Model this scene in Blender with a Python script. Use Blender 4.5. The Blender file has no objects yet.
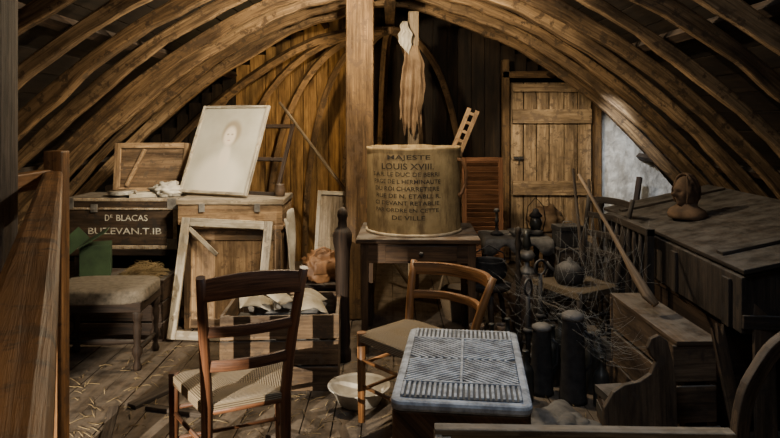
import bpy, bmesh, math, random
from mathutils import Vector, Matrix, Euler, noise
random.seed(7)
R=random.uniform
SC=bpy.context.scene
COL=SC.collection
V=Vector

# ------------------------------------------------------------------ materials
def nt(name):
    m=bpy.data.materials.new(name); m.use_nodes=True
    t=m.node_tree; b=t.nodes['Principled BSDF']
    return m,t,b
def N(t,k,**kw):
    n=t.nodes.new(k)
    for a,b in kw.items(): setattr(n,a,b)
    return n
def ramp(t,fac,stops):
    r=N(t,'ShaderNodeValToRGB'); e=r.color_ramp.elements
    while len(e)<len(stops): e.new(.5)
    for i,(p,c) in enumerate(stops):
        e[i].position=p; e[i].color=(*c,1)
    t.links.new(fac,r.inputs[0]); return r.outputs[0]
def mixc(t,fac,a,b,mode='MIX'):
    m=N(t,'ShaderNodeMix',data_type='RGBA',blend_type=mode)
    for s,v in ((m.inputs[0],fac),(m.inputs[6],a),(m.inputs[7],b)):
        if isinstance(v,bpy.types.NodeSocket): t.links.new(v,s)
        elif isinstance(v,(int,float)): s.default_value=v
        else: s.default_value=(*v,1)
    return m.outputs[2]
def add_dust(t,col,amt,dc=(.33,.31,.28)):
    g=N(t,'ShaderNodeNewGeometry'); s=N(t,'ShaderNodeSeparateXYZ')
    t.links.new(g.outputs['Normal'],s.inputs[0])
    mr=N(t,'ShaderNodeMapRange'); mr.inputs[1].default_value=.35; mr.inputs[2].default_value=1.0
    mr.inputs[3].default_value=0; mr.inputs[4].default_value=amt
    t.links.new(s.outputs[2],mr.inputs[0])
    n=N(t,'ShaderNodeTexNoise'); n.inputs['Scale'].default_value=9; n.inputs['Detail'].default_value=8; n.inputs['Roughness'].default_value=.65
    t.links.new(g.outputs['Position'],n.inputs['Vector'])
    m2=N(t,'ShaderNodeMapRange'); m2.inputs[1].default_value=.38; m2.inputs[2].default_value=.6
    m2.inputs[3].default_value=.2
    t.links.new(n.outputs[0],m2.inputs[0])
    mu=N(t,'ShaderNodeMath',operation='MULTIPLY'); t.links.new(mr.outputs[0],mu.inputs[0]); t.links.new(m2.outputs[0],mu.inputs[1])
    return mixc(t,mu.outputs[0],col,dc)
def wood(name,c1,c2,dust=0,su=2.2,sv=55,rough=.72,bump=.35,dc=(.33,.31,.28),wear=None):
    m,t,b=nt(name)
    uv=N(t,'ShaderNodeUVMap'); mp=N(t,'ShaderNodeMapping'); mp.inputs['Scale'].default_value=(su,sv,1)
    t.links.new(uv.outputs[0],mp.inputs[0])
    n=N(t,'ShaderNodeTexNoise'); n.inputs['Scale'].default_value=1; n.inputs['Detail'].default_value=8; n.inputs['Roughness'].default_value=.65; n.inputs['Distortion'].default_value=.5
    t.links.new(mp.outputs[0],n.inputs['Vector'])
    col=ramp(t,n.outputs[0],[(.32,c2),(.66,c1)])
    mp2=N(t,'ShaderNodeMapping'); mp2.inputs['Scale'].default_value=(1.6,7,1); t.links.new(uv.outputs[0],mp2.inputs[0])
    n2=N(t,'ShaderNodeTexNoise'); n2.inputs['Scale'].default_value=1; n2.inputs['Detail'].default_value=6; n2.inputs['Roughness'].default_value=.65
    t.links.new(mp2.outputs[0],n2.inputs['Vector'])
    sh=ramp(t,n2.outputs[0],[(.36,(.28,.26,.25)),(.62,(1.2,1.16,1.1))])
    col=mixc(t,1.0,col,sh,'MULTIPLY')
    if wear:
        tc=N(t,'ShaderNodeTexCoord'); n3=N(t,'ShaderNodeTexNoise'); n3.inputs['Scale'].default_value=14; n3.inputs['Detail'].default_value=9; n3.inputs['Roughness'].default_value=.7
        t.links.new(tc.outputs['Object'],n3.inputs['Vector'])
        f=ramp(t,n3.outputs[0],[(.52,(0,0,0)),(.60,(1,1,1))]); col=mixc(t,f,col,wear)
    if dust: col=add_dust(t,col,dust,dc)
    t.links.new(col,b.inputs['Base Color']); b.inputs['Roughness'].default_value=rough
    b.inputs['Specular IOR Level'].default_value=.3
    bp=N(t,'ShaderNodeBump'); bp.inputs['Strength'].default_value=bump; bp.inputs['Distance'].default_value=.006
    t.links.new(n.outputs[0],bp.inputs['Height']); t.links.new(bp.outputs[0],b.inputs['Normal'])
    return m
def plain(name,c1,c2=None,scale=12,rough=.8,metal=0,dust=0,bump=.2,bd=.004,dc=(.33,.31,.28),stops=(.35,.65),stain=None):
    m,t,b=nt(name); c2=c2 or tuple(x*.55 for x in c1)
    tc=N(t,'ShaderNodeTexCoord')
    n=N(t,'ShaderNodeTexNoise'); n.inputs['Scale'].default_value=scale; n.inputs['Detail'].default_value=8; n.inputs['Roughness'].default_value=.6
    t.links.new(tc.outputs['Object'],n.inputs['Vector'])
    col=ramp(t,n.outputs[0],[(stops[0],c2),(stops[1],c1)])
    if stain:
        mp=N(t,'ShaderNodeMapping'); mp.inputs['Scale'].default_value=(9,9,2.2); t.links.new(tc.outputs['Object'],mp.inputs[0])
        n3=N(t,'ShaderNodeTexNoise'); n3.inputs['Scale'].default_value=1.3; n3.inputs['Detail'].default_value=9; n3.inputs['Roughness'].default_value=.72
        t.links.new(mp.outputs[0],n3.inputs['Vector'])
        f=ramp(t,n3.outputs[0],[(.46,(0,0,0)),(.64,(.85,.85,.85))]); col=mixc(t,f,col,stain)
    if dust: col=add_dust(t,col,dust,dc)
    t.links.new(col,b.inputs['Base Color']); b.inputs['Roughness'].default_value=rough; b.inputs['Metallic'].default_value=metal
    if rough>.8: b.inputs['Specular IOR Level'].default_value=.2
    bp=N(t,'ShaderNodeBump'); bp.inputs['Strength'].default_value=bump; bp.inputs['Distance'].default_value=bd
    t.links.new(n.outputs[0],bp.inputs['Height']); t.links.new(bp.outputs[0],b.inputs['Normal'])
    return m
def rush(name,c1,c2,dust=.3,sc=75):
    m,t,b=nt(name)
    uv=N(t,'ShaderNodeUVMap'); w=N(t,'ShaderNodeTexWave',wave_type='BANDS',bands_direction='X')
    w.inputs['Scale'].default_value=sc; w.inputs['Distortion'].default_value=.9; w.inputs['Detail'].default_value=3
    t.links.new(uv.outputs[0],w.inputs['Vector'])
    col=ramp(t,w.outputs[0],[(.1,c2),(.7,c1)])
    if dust: col=add_dust(t,col,dust,(.22,.19,.15))
    t.links.new(col,b.inputs['Base Color']); b.inputs['Roughness'].default_value=.85
    bp=N(t,'ShaderNodeBump'); bp.inputs['Strength'].default_value=.7; bp.inputs['Distance'].default_value=.006
    t.links.new(w.outputs[0],bp.inputs['Height']); t.links.new(bp.outputs[0],b.inputs['Normal'])
    return m

M={}
M['rafter']=wood('rafter_wood',(.34,.22,.11),(.075,.045,.024),bump=1.0,sv=70,wear=(.08,.052,.03))
M['rafter2']=wood('rafter_wood_pale',(.43,.29,.155),(.11,.068,.036),bump=1.0,sv=70,wear=(.11,.07,.04))
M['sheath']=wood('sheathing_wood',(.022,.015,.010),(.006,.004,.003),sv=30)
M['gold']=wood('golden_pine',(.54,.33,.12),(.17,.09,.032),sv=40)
M['wallShade']=wood('shaded_wall_boards',(.045,.028,.015),(.015,.010,.006),sv=40)  # end-wall boards with the shade of the unlit parts in their colour
M['door']=wood('door_pine',(.50,.37,.225),(.18,.12,.068),sv=50,wear=(.17,.12,.078))
M['post']=wood('post_oak',(.24,.15,.068),(.07,.04,.019),bump=1.0,sv=70,wear=(.09,.055,.03))
M['paleP']=wood('pale_post_wood',(.48,.39,.27),(.22,.16,.10))
M['grey']=wood('grey_weathered_wood',(.13,.105,.085),(.04,.032,.027),bump=.8)
M['rail']=wood('rail_pine',(.40,.21,.085),(.16,.075,.028),rough=.5,sv=60,wear=(.13,.07,.035),bump=.6)
M['floor']=wood('floor_boards',(.13,.092,.06),(.03,.021,.014),dust=.6,dc=(.22,.18,.14),sv=30)
M['trunk']=wood('trunk_wood',(.11,.072,.045),(.035,.024,.016),dust=.7,wear=(.03,.023,.018),dc=(.34,.30,.24))
M['crate']=wood('crate_wood',(.30,.20,.115),(.10,.062,.035),dust=.5,wear=(.10,.07,.046))
M['crateP']=wood('pale_crate_wood',(.42,.35,.26),(.18,.14,.09),dust=.4,wear=(.19,.15,.10))
M['chest']=wood('chest_wood',(.52,.36,.20),(.22,.13,.065),dust=.35,wear=(.20,.125,.07))
M['darkw']=wood('dark_wood',(.065,.04,.025),(.018,.012,.009),dust=.45,dc=(.2,.19,.175))
M['dustw']=wood('dusty_dark_wood',(.060,.045,.035),(.017,.014,.011),dust=.8,dc=(.15,.138,.125),bump=.9,wear=(.026,.021,.018))
M['chair']=wood('chair_wood',(.20,.085,.038),(.07,.028,.014),rough=.45,dust=.2)
M['chair2']=wood('orange_chair_wood',(.42,.20,.07),(.17,.078,.03),rough=.45,dust=.2)
M['table']=wood('table_wood',(.15,.087,.046),(.05,.03,.017),dust=.5,rough=.6)
M['white']=wood('old_white_paint_wood',(.62,.58,.48),(.36,.31,.23),wear=(.32,.26,.18))
M['louv']=wood('red_brown_slats',(.34,.16,.08),(.14,.065,.03))
M['club']=wood('worn_stick_wood',(.36,.26,.16),(.15,.095,.055),dust=.2)
M['scroll']=wood('scroll_board_wood',(.16,.112,.073),(.05,.034,.023),dust=.4,wear=(.06,.042,.03))
M['rush']=rush('rush_weave',(.31,.235,.14),(.14,.10,.058),sc=34,dust=.5)
M['rushd']=rush('dark_rush_weave',(.16,.12,.07),(.07,.045,.025),sc=34)
M['wicker']=rush('wicker',(.26,.18,.10),(.07,.045,.025),sc=50)
M['fabric']=plain('faded_upholstery',(.20,.165,.12),(.085,.07,.05),scale=30,dust=.4,dc=(.24,.21,.17))
M['cloth']=plain('off_white_cloth',(.60,.56,.47),(.30,.26,.20),scale=5)
M['rag']=plain('brown_rag',(.34,.23,.13),(.12,.07,.038),scale=6)
M['dustc']=plain('dusty_grey_cloth',(.17,.16,.15),(.06,.056,.052),scale=14,dust=.45,dc=(.23,.225,.215),bump=.6,bd=.01)
M['iron']=plain('black_iron',(.038,.035,.034),(.015,.014,.014),scale=20,rough=.75,metal=.2,dust=.7,dc=(.27,.26,.25))
M['wire']=plain('rusty_wire',(.05,.037,.028),(.025,.018,.014),scale=20,rough=.7,metal=.3)
M['steel']=plain('dull_metal',(.38,.36,.33),(.17,.155,.14),scale=14,rough=.5,metal=.6,dust=.4)
M['enamel']=plain('white_enamel',(.70,.67,.60),(.36,.32,.26),scale=8,rough=.4)
M['grille']=plain('grey_painted_iron',(.52,.56,.62),(.22,.235,.265),scale=18,rough=.7,bump=.1,stops=(.38,.60))
M['gap']=plain('grille_recess',(.12,.125,.13),(.045,.045,.047),scale=10)
M['green']=plain('green_cardboard',(.045,.085,.036),(.018,.04,.017),scale=6)
M['straw']=plain('straw',(.42,.31,.155),(.16,.11,.05),scale=4)
M['leather']=plain('tan_leather',(.33,.16,.062),(.11,.052,.023),scale=7,rough=.6)
M['edge']=plain('worn_tan_edging',(.54,.42,.28),(.20,.14,.085),scale=22,rough=.7)
M['paper']=plain('old_paper',(.55,.50,.40),(.30,.25,.17),scale=6)
M['ink']=plain('black_ink',(.03,.022,.014),(.10,.07,.037),scale=38,stops=(.32,.48))
M['chalk']=plain('worn_white_lettering',(.76,.72,.60),(.30,.26,.19),scale=40)
M['blue']=plain('blue_glass',(.03,.09,.22),(.02,.05,.12),rough=.25)
M['terra']=plain('carved_brown_wood',(.15,.095,.058),(.05,.031,.02),scale=9,rough=.85,dust=.4,dc=(.14,.118,.095))
M['plaster']=plain('whitewashed_plaster',(.80,.80,.78),(.52,.51,.49),scale=9,dust=0,bump=1.0,bd=.05,stops=(.40,.56),stain=(.36,.34,.31))
M['drum']=plain('yellowed_painted_tin',(.42,.31,.155),(.23,.165,.08),scale=5,rough=.9,stops=(.34,.6),stain=(.12,.08,.043),bump=.3)
M['drumrim']=plain('pale_worn_rim',(.55,.47,.34),(.28,.21,.13),scale=14)
M['glass']=plain('dark_bottle_glass',(.02,.022,.02),(.03,.03,.028),rough=.35,dust=.6,dc=(.2,.2,.19))
M['bookr']=plain('faded_brown_book',(.08,.052,.036),rough=.8,dust=.7,dc=(.2,.18,.16))
M['bookb']=plain('grey_brown_book',(.07,.06,.048),rough=.8,dust=.7,dc=(.2,.18,.16))
M['stone']=plain('brown_stoneware',(.13,.08,.048),(.05,.033,.022),rough=.5,dust=.5,dc=(.2,.19,.17))
M['web']=plain('cobweb',(.28,.275,.265),(.18,.18,.17))

# ------------------------------------------------------------------ mesh builder
class MB:
    def __init__(s): s.v=[]; s.f=[]; s.uv=[]; s.sm=[]; s.mi=[]
    def face(s,idx,uvs,sm=False,mi=0):
        s.f.append(tuple(idx)); s.uv.append(uvs); s.sm.append(sm); s.mi.append(mi)
    def box(s,c,size,rot=None,mi=0,tp=(1,1)):
        c=V(c); h=[x/2 for x in size]; long=max(range(3),key=lambda i:size[i])
        if rot is None: rot=Matrix.Identity(3)
        elif not isinstance(rot,Matrix): rot=Euler(rot).to_matrix()
        b=len(s.v); loc=[]
        for i in range(8):
            sx=1 if i&1 else -1; sy=1 if i&2 else -1; sz=1 if i&4 else -1
            p=V((sx*h[0]*(tp[0] if sz>0 else 1),sy*h[1]*(tp[1] if sz>0 else 1),sz*h[2])); loc.append(p); s.v.append(c+rot@p)
        o=(R(0,50),R(0,50))
        for ax,q in ((0,(0,4,6,2)),(0,(1,3,7,5)),(1,(0,1,5,4)),(1,(2,6,7,3)),(2,(0,2,3,1)),(2,(4,5,7,6))):
            r=[k for k in range(3) if k!=ax]
            if long in r:
                ot=[k for k in r if k!=long][0]
                uv=[(loc[i][long]+o[0],loc[i][ot]+o[1]+ax*.37) for i in q]
            else: uv=[(loc[i][r[0]]*.5+o[0],loc[i][r[1]]+o[1]) for i in q]
            s.face([b+i for i in q],uv,False,mi)
        return s
    def beam(s,p0,p1,w,h,up=(0,0,1),mi=0,tp=(1,1)):
        p0=V(p0);p1=V(p1); d=(p1-p0); L=d.length; z=d.normalized(); u=V(up)
        if abs(z.dot(u))>.97: u=V((0,1,0))
        x=u.cross(z).normalized(); y=z.cross(x)
        m=Matrix((x,y,z)).transposed()
        return s.box((p0+p1)/2,(w,h,L),m,mi,tp)
    def tube(s,pts,r,n=8,mi=0,closed=False,sm=True):
        pts=[V(p) for p in pts]; k=len(pts)
        rr=r if isinstance(r,(list,tuple)) else [r]*k
        b=len(s.v); o=(R(0,50),R(0,50)); L=0; ls=[]
        prev=None
        for i,p in enumerate(pts):
            if closed: d=pts[(i+1)%k]-pts[i-1]
            else: d=pts[min(i+1,k-1)]-pts[max(i-1,0)]
            d.normalize()
            if prev is None:
                a=V((0,0,1)) if abs(d.z)<.9 else V((1,0,0)); x=d.cross(a).normalized()
            else: x=(prev-d*prev.dot(d)).normalized()
            prev=x; y=d.cross(x)
            if i: L+=(pts[i]-pts[i-1]).length
            ls.append(L)
            for j in range(n):
                a=2*math.pi*j/n; s.v.append(p+(x*math.cos(a)+y*math.sin(a))*rr[i])
        for i in range(k if closed else k-1):
            i2=(i+1)%k; l2=ls[i2] if i2 else L+.05
            for j in range(n):
                j2=(j+1)%n
                s.face([b+i*n+j,b+i*n+j2,b+i2*n+j2,b+i2*n+j],[(ls[i]+o[0],j*.02+o[1]),(ls[i]+o[0],(j+1)*.02+o[1]),(l2+o[0],(j+1)*.02+o[1]),(l2+o[0],j*.02+o[1])],sm,mi)
        if not closed:
            for e in (0,k-1):
                s.face([b+e*n+j for j in range(n)],[(o[0]+.01*math.cos(j),o[1]+.01*math.sin(j)) for j in range(n)],False,mi)
        return s
    def lathe(s,prof,c=(0,0,0),n=24,mi=0,rot=None,sq=1.0):
        c=V(c); b=len(s.v); o=(R(0,50),R(0,50)); k=len(prof); rot=rot or Matrix.Identity(3)
        for (r,z) in prof:
            for j in range(n):
                a=2*math.pi*j/n; s.v.append(c+rot@V((r*math.cos(a),r*math.sin(a)*sq,z)))
        for i in range(k-1):
            for j in range(n):
                j2=(j+1)%n
                va=[(prof[i][1]+o[0],j*.05+o[1]),(prof[i][1]+o[0],(j+1)*.05+o[1]),(prof[i+1][1]+o[0],(j+1)*.05+o[1]),(prof[i+1][1]+o[0],j*.05+o[1])]
                s.face([b+i*n+j,b+i*n+j2,b+(i+1)*n+j2,b+(i+1)*n+j],va,True,mi)
        for e in (0,k-1):
            if prof[e][0]>1e-4: s.face([b+e*n+j for j in range(n)],[(o[0]+prof[e][0]*math.cos(2*math.pi*j/n),o[1]+prof[e][0]*math.sin(2*math.pi*j/n)) for j in range(n)],False,mi)
        return s
    def extr(s,out,th,M4=None,mi=0):
        M4=M4 or Matrix.Identity(4); b=len(s.v); n=len(out); o=(R(0,50),R(0,50))
        for z in (-th/2,th/2):
            for (x,y) in out: s.v.append(M4@V((x,y,z)))
        u=[(y+o[0],x+o[1]) for x,y in out]
        s.face([b+i for i in range(n)][::-1],u[::-1],False,mi); s.face([b+n+i for i in range(n)],u,False,mi)
        for i in range(n):
            j=(i+1)%n; s.face([b+i,b+j,b+n+j,b+n+i],[u[i],u[j],(u[j][0],u[j][1]+th),(u[i][0],u[i][1]+th)],False,mi)
        return s
    def grid(s,fn,nu,nv,mi=0,sm=True,cu=False):
        b=len(s.v)
        for i in range(nu+1):
            for j in range(nv+1): s.v.append(V(fn(i/nu,j/nv)))
        for i in range(nu):
            for j in range(nv):
                q=[(i,j),(i+1,j),(i+1,j+1),(i,j+1)]
                s.face([b+a*(nv+1)+c for a,c in q],[(a/nu,c/nv) for a,c in q],sm,mi)
        return s
    def blob(s,c,size,e=1.0,amp=.0,fr=4,nu=24,nv=14,flat=None,seed=0,mi=0,rot=None,fold=0):
        def sg(x,p): return math.copysign(abs(x)**p,x)
        c=V(c); rot=rot or Matrix.Identity(3)
        def fn(u,v):
            th=u*2*math.pi; ph=(v-.5)*math.pi
            d=V((sg(math.cos(th),e)*sg(math.cos(ph),e),sg(math.sin(th),e)*sg(math.cos(ph),e),sg(math.sin(ph),e)))
            q=V((math.cos(th)*math.cos(ph),math.sin(th)*math.cos(ph),math.sin(ph)))
            k=1+amp*noise.noise(q*fr+V((seed,seed*.7,0)))
            if fold: k+=fold*(abs(noise.noise(q*fr*1.3+V((seed*2,1,3))))*2-.5)+fold*.35*abs(noise.noise(q*fr*3.1+V((seed,5,3))))
            p=V((d.x*size[0]*k,d.y*size[1]*k,d.z*size[2]*k))
            if flat is not None: p.z=max(p.z,flat)
            return c+rot@p
        s.grid(fn,nu,nv,mi); return s
    def mesh(s,name):
        me=bpy.data.meshes.new(name); me.from_pydata([tuple(v) for v in s.v],[],s.f)
        l=me.uv_layers.new(name='UVMap'); i=0
        for fi,uv in enumerate(s.uv):
            for q in uv: l.data[i].uv=q; i+=1
        for p,sm,mi in zip(me.polygons,s.sm,s.mi): p.use_smooth=sm; p.material_index=mi
        bm=bmesh.new(); bm.from_mesh(me)
        bmesh.ops.remove_doubles(bm,verts=bm.verts,dist=1e-5)
        bmesh.ops.recalc_face_normals(bm,faces=bm.faces); bm.to_mesh(me); bm.free()
        me.validate(); return me

def fin(o,mats,bev=0,solid=0,sub=0):
    for m in (mats if isinstance(mats,(list,tuple)) else [mats]): o.data.materials.append(M[m] if isinstance(m,str) else m)
    if solid:
        x=o.modifiers.new('solid','SOLIDIFY'); x.thickness=solid; x.offset=0
    if bev:
        x=o.modifiers.new('bevel','BEVEL'); x.width=bev; x.segments=2; x.limit_method='ANGLE'; x.angle_limit=.6
    if sub:
        x=o.modifiers.new('sub','SUBSURF'); x.levels=sub; x.render_levels=sub
def thing(name,label,cat,loc=(0,0,0),rz=0,group=None,mat=None):
    o=bpy.data.objects.new(name,None); o.empty_display_size=.1; COL.objects.link(o)
    if mat is not None: o.matrix_world=mat
    else: o.location=loc; o.rotation_euler=(0,0,rz)
    o['label']=label; o['category']=cat
    if group: o['group']=group
    return o
def part(par,name,mb,mats,bev=0,label=None,solid=0,sub=0):
    o=bpy.data.objects.new(name,mb.mesh(name)); COL.objects.link(o); o.parent=par
    if label: o['label']=label
    fin(o,mats,bev,solid,sub); return o
def solo(name,label,cat,mb,mats,loc=(0,0,0),rz=0,bev=0,solid=0,sub=0,group=None,rot=None):
    o=bpy.data.objects.new(name,mb.mesh(name)); COL.objects.link(o)
    o.location=loc; o.rotation_euler=rot or (0,0,rz); o['label']=label; o['category']=cat
    if group: o['group']=group
    fin(o,mats,bev,solid,sub); return o
def struct(name,mb,mats,bev=0,label=None):
    o=bpy.data.objects.new(name,mb.mesh(name)); COL.objects.link(o); o['kind']='structure'
    o['label']=label or name; o['category']=name.split('_')[0]
    fin(o,mats,bev); return o
def text_geo(body,w,h,off=.012):
    cu=bpy.data.curves.new('t','FONT'); cu.body=body; cu.resolution_u=3; cu.offset=off
    o=bpy.data.objects.new('t',cu); COL.objects.link(o)
    bpy.context.view_layer.update()
    dg=bpy.context.evaluated_depsgraph_get(); me=bpy.data.meshes.new_from_object(o.evaluated_get(dg))
    vs=[v.co.copy() for v in me.vertices]; fs=[tuple(p.vertices) for p in me.polygons]
    bpy.data.objects.remove(o); bpy.data.curves.remove(cu); bpy.data.meshes.remove(me)
    x0=min(v.x for v in vs);x1=max(v.x for v in vs);y0=min(v.y for v in vs);y1=max(v.y for v in vs)
    return [((v.x-(x0+x1)/2)/(x1-x0)*w,(v.y-(y0+y1)/2)/(y1-y0)*h) for v in vs],fs
def add_text(mb,body,w,h,fn,off=.012):
    vs,fs=text_geo(body,w,h,off); b=len(mb.v)
    for x,y in vs: mb.v.append(V(fn(x,y)))
    for f in fs: mb.face([b+i for i in f],[(vs[i][0],vs[i][1]) for i in f])

# ------------------------------------------------------------------ roof profile
PR=[(0,2.56),(.43,2.46),(.85,2.32),(1.24,2.12),(1.72,1.80),(2.15,1.44),(2.56,1.03),(2.93,.62),(3.22,.24),(3.38,0)]
def cr(t):
    n=len(PR)-1; f=t*n; i=min(int(f),n-1); u=f-i
    p=[V(PR[max(0,min(n,k))]) for k in (i-1,i,i+1,i+2)]
    if i==0: p[0]=V((-.43,2.46))
    if i==n-1: p[3]=V((3.5,-.25))
    return .5*((2*p[1])+(p[2]-p[0])*u+(2*p[0]-5*p[1]+4*p[2]-p[3])*u*u+(-p[0]+3*p[1]-3*p[2]+p[3])*u**3)
NP=60
CUR=[cr(i/NP) for i in range(NP+1)]
CUR[0]=V((0,2.56))
NRM=[]
for i in range(NP+1):
    d=CUR[min(i+1,NP)]-CUR[max(i-1,0)]; n_=V((-d.y,d.x)).normalized(); NRM.append(n_ if n_.x+n_.y>0 else -n_)
def roofz(x):
    x=abs(x)
    for i in range(NP):
        if CUR[i].x<=x<=CUR[i+1].x:
            t=(x-CUR[i].x)/(CUR[i+1].x-CUR[i].x+1e-9); return CUR[i].y*(1-t)+CUR[i+1].y*t
    return 0

mb=MB(); OFF=.215; TH=.025
Y0,Y1=-1.2,7.1
for sg in (1,-1):
    for i in range(0,NP,2):
        a=CUR[i]+NRM[i]*OFF; b=CUR[i+2]+NRM[i+2]*OFF
        g=(b-a).normalized()*.003
        a2=a+g; b2=b-g
        nn=NRM[i+1]*TH
        o=(R(0,50),R(0,50)); base=len(mb.v)
        jt=R(0,.012)
        for y in (Y0,Y1):
            for p in (a2,b2,b2+nn,a2+nn): mb.v.append(V((sg*(p.x+NRM[i].x*jt),y,p.y+NRM[i].y*jt)))
        L=(b-a).length
        for q,vv in (((0,1,5,4),(0,L)),((3,7,6,2),(0,L)),((0,4,7,3),(0,.03)),((1,2,6,5),(0,.03))):
            uv=[]
            for k in q:
                uv.append(((Y1-Y0 if k>=4 else 0)+o[0],(vv[1] if (k%4) in (1,2) else 0)+o[1]))
            mb.face([base+k for k in q],uv)
        mb.face([base+0,base+3,base+2,base+1],[(0,0)]*4); mb.face([base+4,base+5,base+6,base+7],[(0,0)]*4)
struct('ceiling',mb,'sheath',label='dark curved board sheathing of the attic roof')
mb=MB()
for sg in (1,-1):
    mb.grid(lambda u,v,sg=sg:(sg*(CUR[int(u*NP+.5)].x+NRM[int(u*NP+.5)].x*.27),Y0+(Y1-Y0)*v,CUR[int(u*NP+.5)].y+NRM[int(u*NP+.5)].y*.27),NP,1)
struct('trim_1',mb,'sheath',label='unseen skin added behind the roof boards against light leaks')  # unseen skin, added so no light leaks between the boards
tn=4
for sg in (1,-1):
    for i in (10,25,40,53):
        c=CUR[i]+NRM[i]*.145; t_=(CUR[i+1]-CUR[i]).normalized()
        ang=math.atan2(t_.y,t_.x)
        struct('trim_%d'%tn,MB().box((sg*c.x,2.95,c.y),(.06,8.2,.05),(0,-ang*sg,0)),'darkw',label='rough roof batten above the rafters'); tn+=1

ry=[.95,1.48,1.95,2.42,2.88,3.35,3.82,4.28,4.75,5.2,5.62,6.0]
rm=['rafter','rafter2']
for k,y in enumerate(ry):
    for sg in (1,-1):
        mb=MB(); o=(R(0,50),R(0,50)); w=R(.06,.085); yy=y+R(-.05,.05); dp=R(.085,.10); wob=R(-.05,.05); L=0; ex=R(-.01,.02)
        for i in range(NP+1):
            nz=noise.noise(V((i*.12,k*3.1+sg,0))); nz2=noise.noise(V((i*.45,k*2.1+sg,7)))
            p=CUR[i]+NRM[i]*(.028*nz+.014*nz2+.006+ex); q=CUR[i]+NRM[i]*(dp+.015)
            sx=.032*noise.noise(V((i*.1,k*5.3+sg*2,4)))+wob*math.sin(i/NP*3); wv=w*(1+.4*noise.noise(V((i*.22,k*1.7,sg*4))))
            for (pt,y_) in ((p,yy-wv/2+sx),(p,yy+wv/2+sx),(q,yy+wv/2+sx),(q,yy-wv/2+sx)):
                mb.v.append(V((sg*max(pt.x,.002),y_,max(pt.y,0))))
        L=0
        for i in range(NP):
            dl=(CUR[i+1]-CUR[i]).length
            for e in range(4):
                e2=(e+1)%4; ww=w if e in (0,2) else dp
                mb.face([i*4+e,i*4+e2,(i+1)*4+e2,(i+1)*4+e],[(L+o[0],o[1]+e*.3),(L+o[0],o[1]+e*.3+ww),(L+dl+o[0],o[1]+e*.3+ww),(L+dl+o[0],o[1]+e*.3)])
            L+=dl
        mb.face([0,1,2,3],[(0,0)]*4); b=NP*4; mb.face([b,b+1,b+2,b+3],[(0,0)]*4)
        solo('rafter','rough curved brown oak rafter of the attic roof','rafter',mb,rm[(k+(sg>0))%2],bev=.012,group='curved roof rafters')
solo('ridge_beam','long brown ridge beam under the roof apex','beam',MB().box((0,3.4,2.485),(.09,6.9,.09)),'rafter',bev=.008)
for k,(bx,bz) in enumerate([(-2.5,.9),(-2.1,.5),(-1.7,.1),(-1.3,0),(-.9,0),(-.5,0),(-.1,0),(.35,0),(.8,0)]):
    A=V((bx*.03,6.25,2.38)); B=V((bx,6.88,max(0,bz)))
    mb=MB(); n=14; P=[]
    for i in range(n+1):
        t=i/n; x=A.x+(B.x-A.x)*math.sin(t*math.pi/2)**.9; z=B.z+(A.z-B.z)*math.cos(t*math.pi/2)**.85 if t<1 else B.z
        y=A.y+(B.y-A.y)*min(1,math.sin(t*math.pi/2))
        z=min(z,roofz(x)-.06) if z>.1 else z
        P.append(V((x,y,z)))
    mb.tube(P,.042,n=4,sm=False)
    struct('trim_%d'%tn,mb,'rafter',label='curved brown rib fanning to the end wall'); tn+=1

# back wall planks
mbs={'gold':MB(),'wallShade':MB()}
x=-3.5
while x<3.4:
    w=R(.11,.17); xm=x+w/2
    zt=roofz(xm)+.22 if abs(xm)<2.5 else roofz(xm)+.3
    mb=mbs['gold' if (-1.6<xm<-.35) else 'wallShade']  # one wall: boards outside the lit stretch take the shaded colour
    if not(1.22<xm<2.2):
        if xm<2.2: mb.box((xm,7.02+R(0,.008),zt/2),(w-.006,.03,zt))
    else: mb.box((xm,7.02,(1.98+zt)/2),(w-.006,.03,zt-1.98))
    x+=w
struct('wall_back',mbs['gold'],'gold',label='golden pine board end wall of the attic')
struct('wall_back.001',mbs['wallShade'],'wallShade',label='end wall boards of the attic coloured dark as if unlit')
mb=MB(); pts=[(2.24,0),(3.55,0)]+[(xx,roofz(xx)+.30) for xx in (3.35,3.15,3.0,2.85,2.7,2.5,2.24)]
mb.extr(pts,.06,Matrix.Translation((0,6.98,0))@Matrix.Rotation(math.pi/2,4,'X'))
struct('wall_back.002',mb,'plaster',label='whitewashed flaking plaster patch beside the door')
struct('wall_back.003',MB().box((0,7.12,1.4),(7.3,.04,3.0)),'sheath',label='dark outer face behind the end boards')
struct('wall_front',MB().box((0,-1.22,1.4),(7.3,.06,3.0)),'sheath',label='dark board wall')
mb=MB(); x=-3.65
while x<3.65:
    w=R(.14,.2); y=-1.2
    while y<7.1:
        l=min(R(1.6,3.2),7.12-y); mb.box((x+w/2,y+l/2,-.015-R(0,.004)),(w-.006,l-.005,.03)); y+=l
    x+=w
mb.box((0,2.95,-.05),(7.5,8.5,.03))
struct('floor',mb,'floor',label='dusty dark wooden floor boards')

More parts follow.
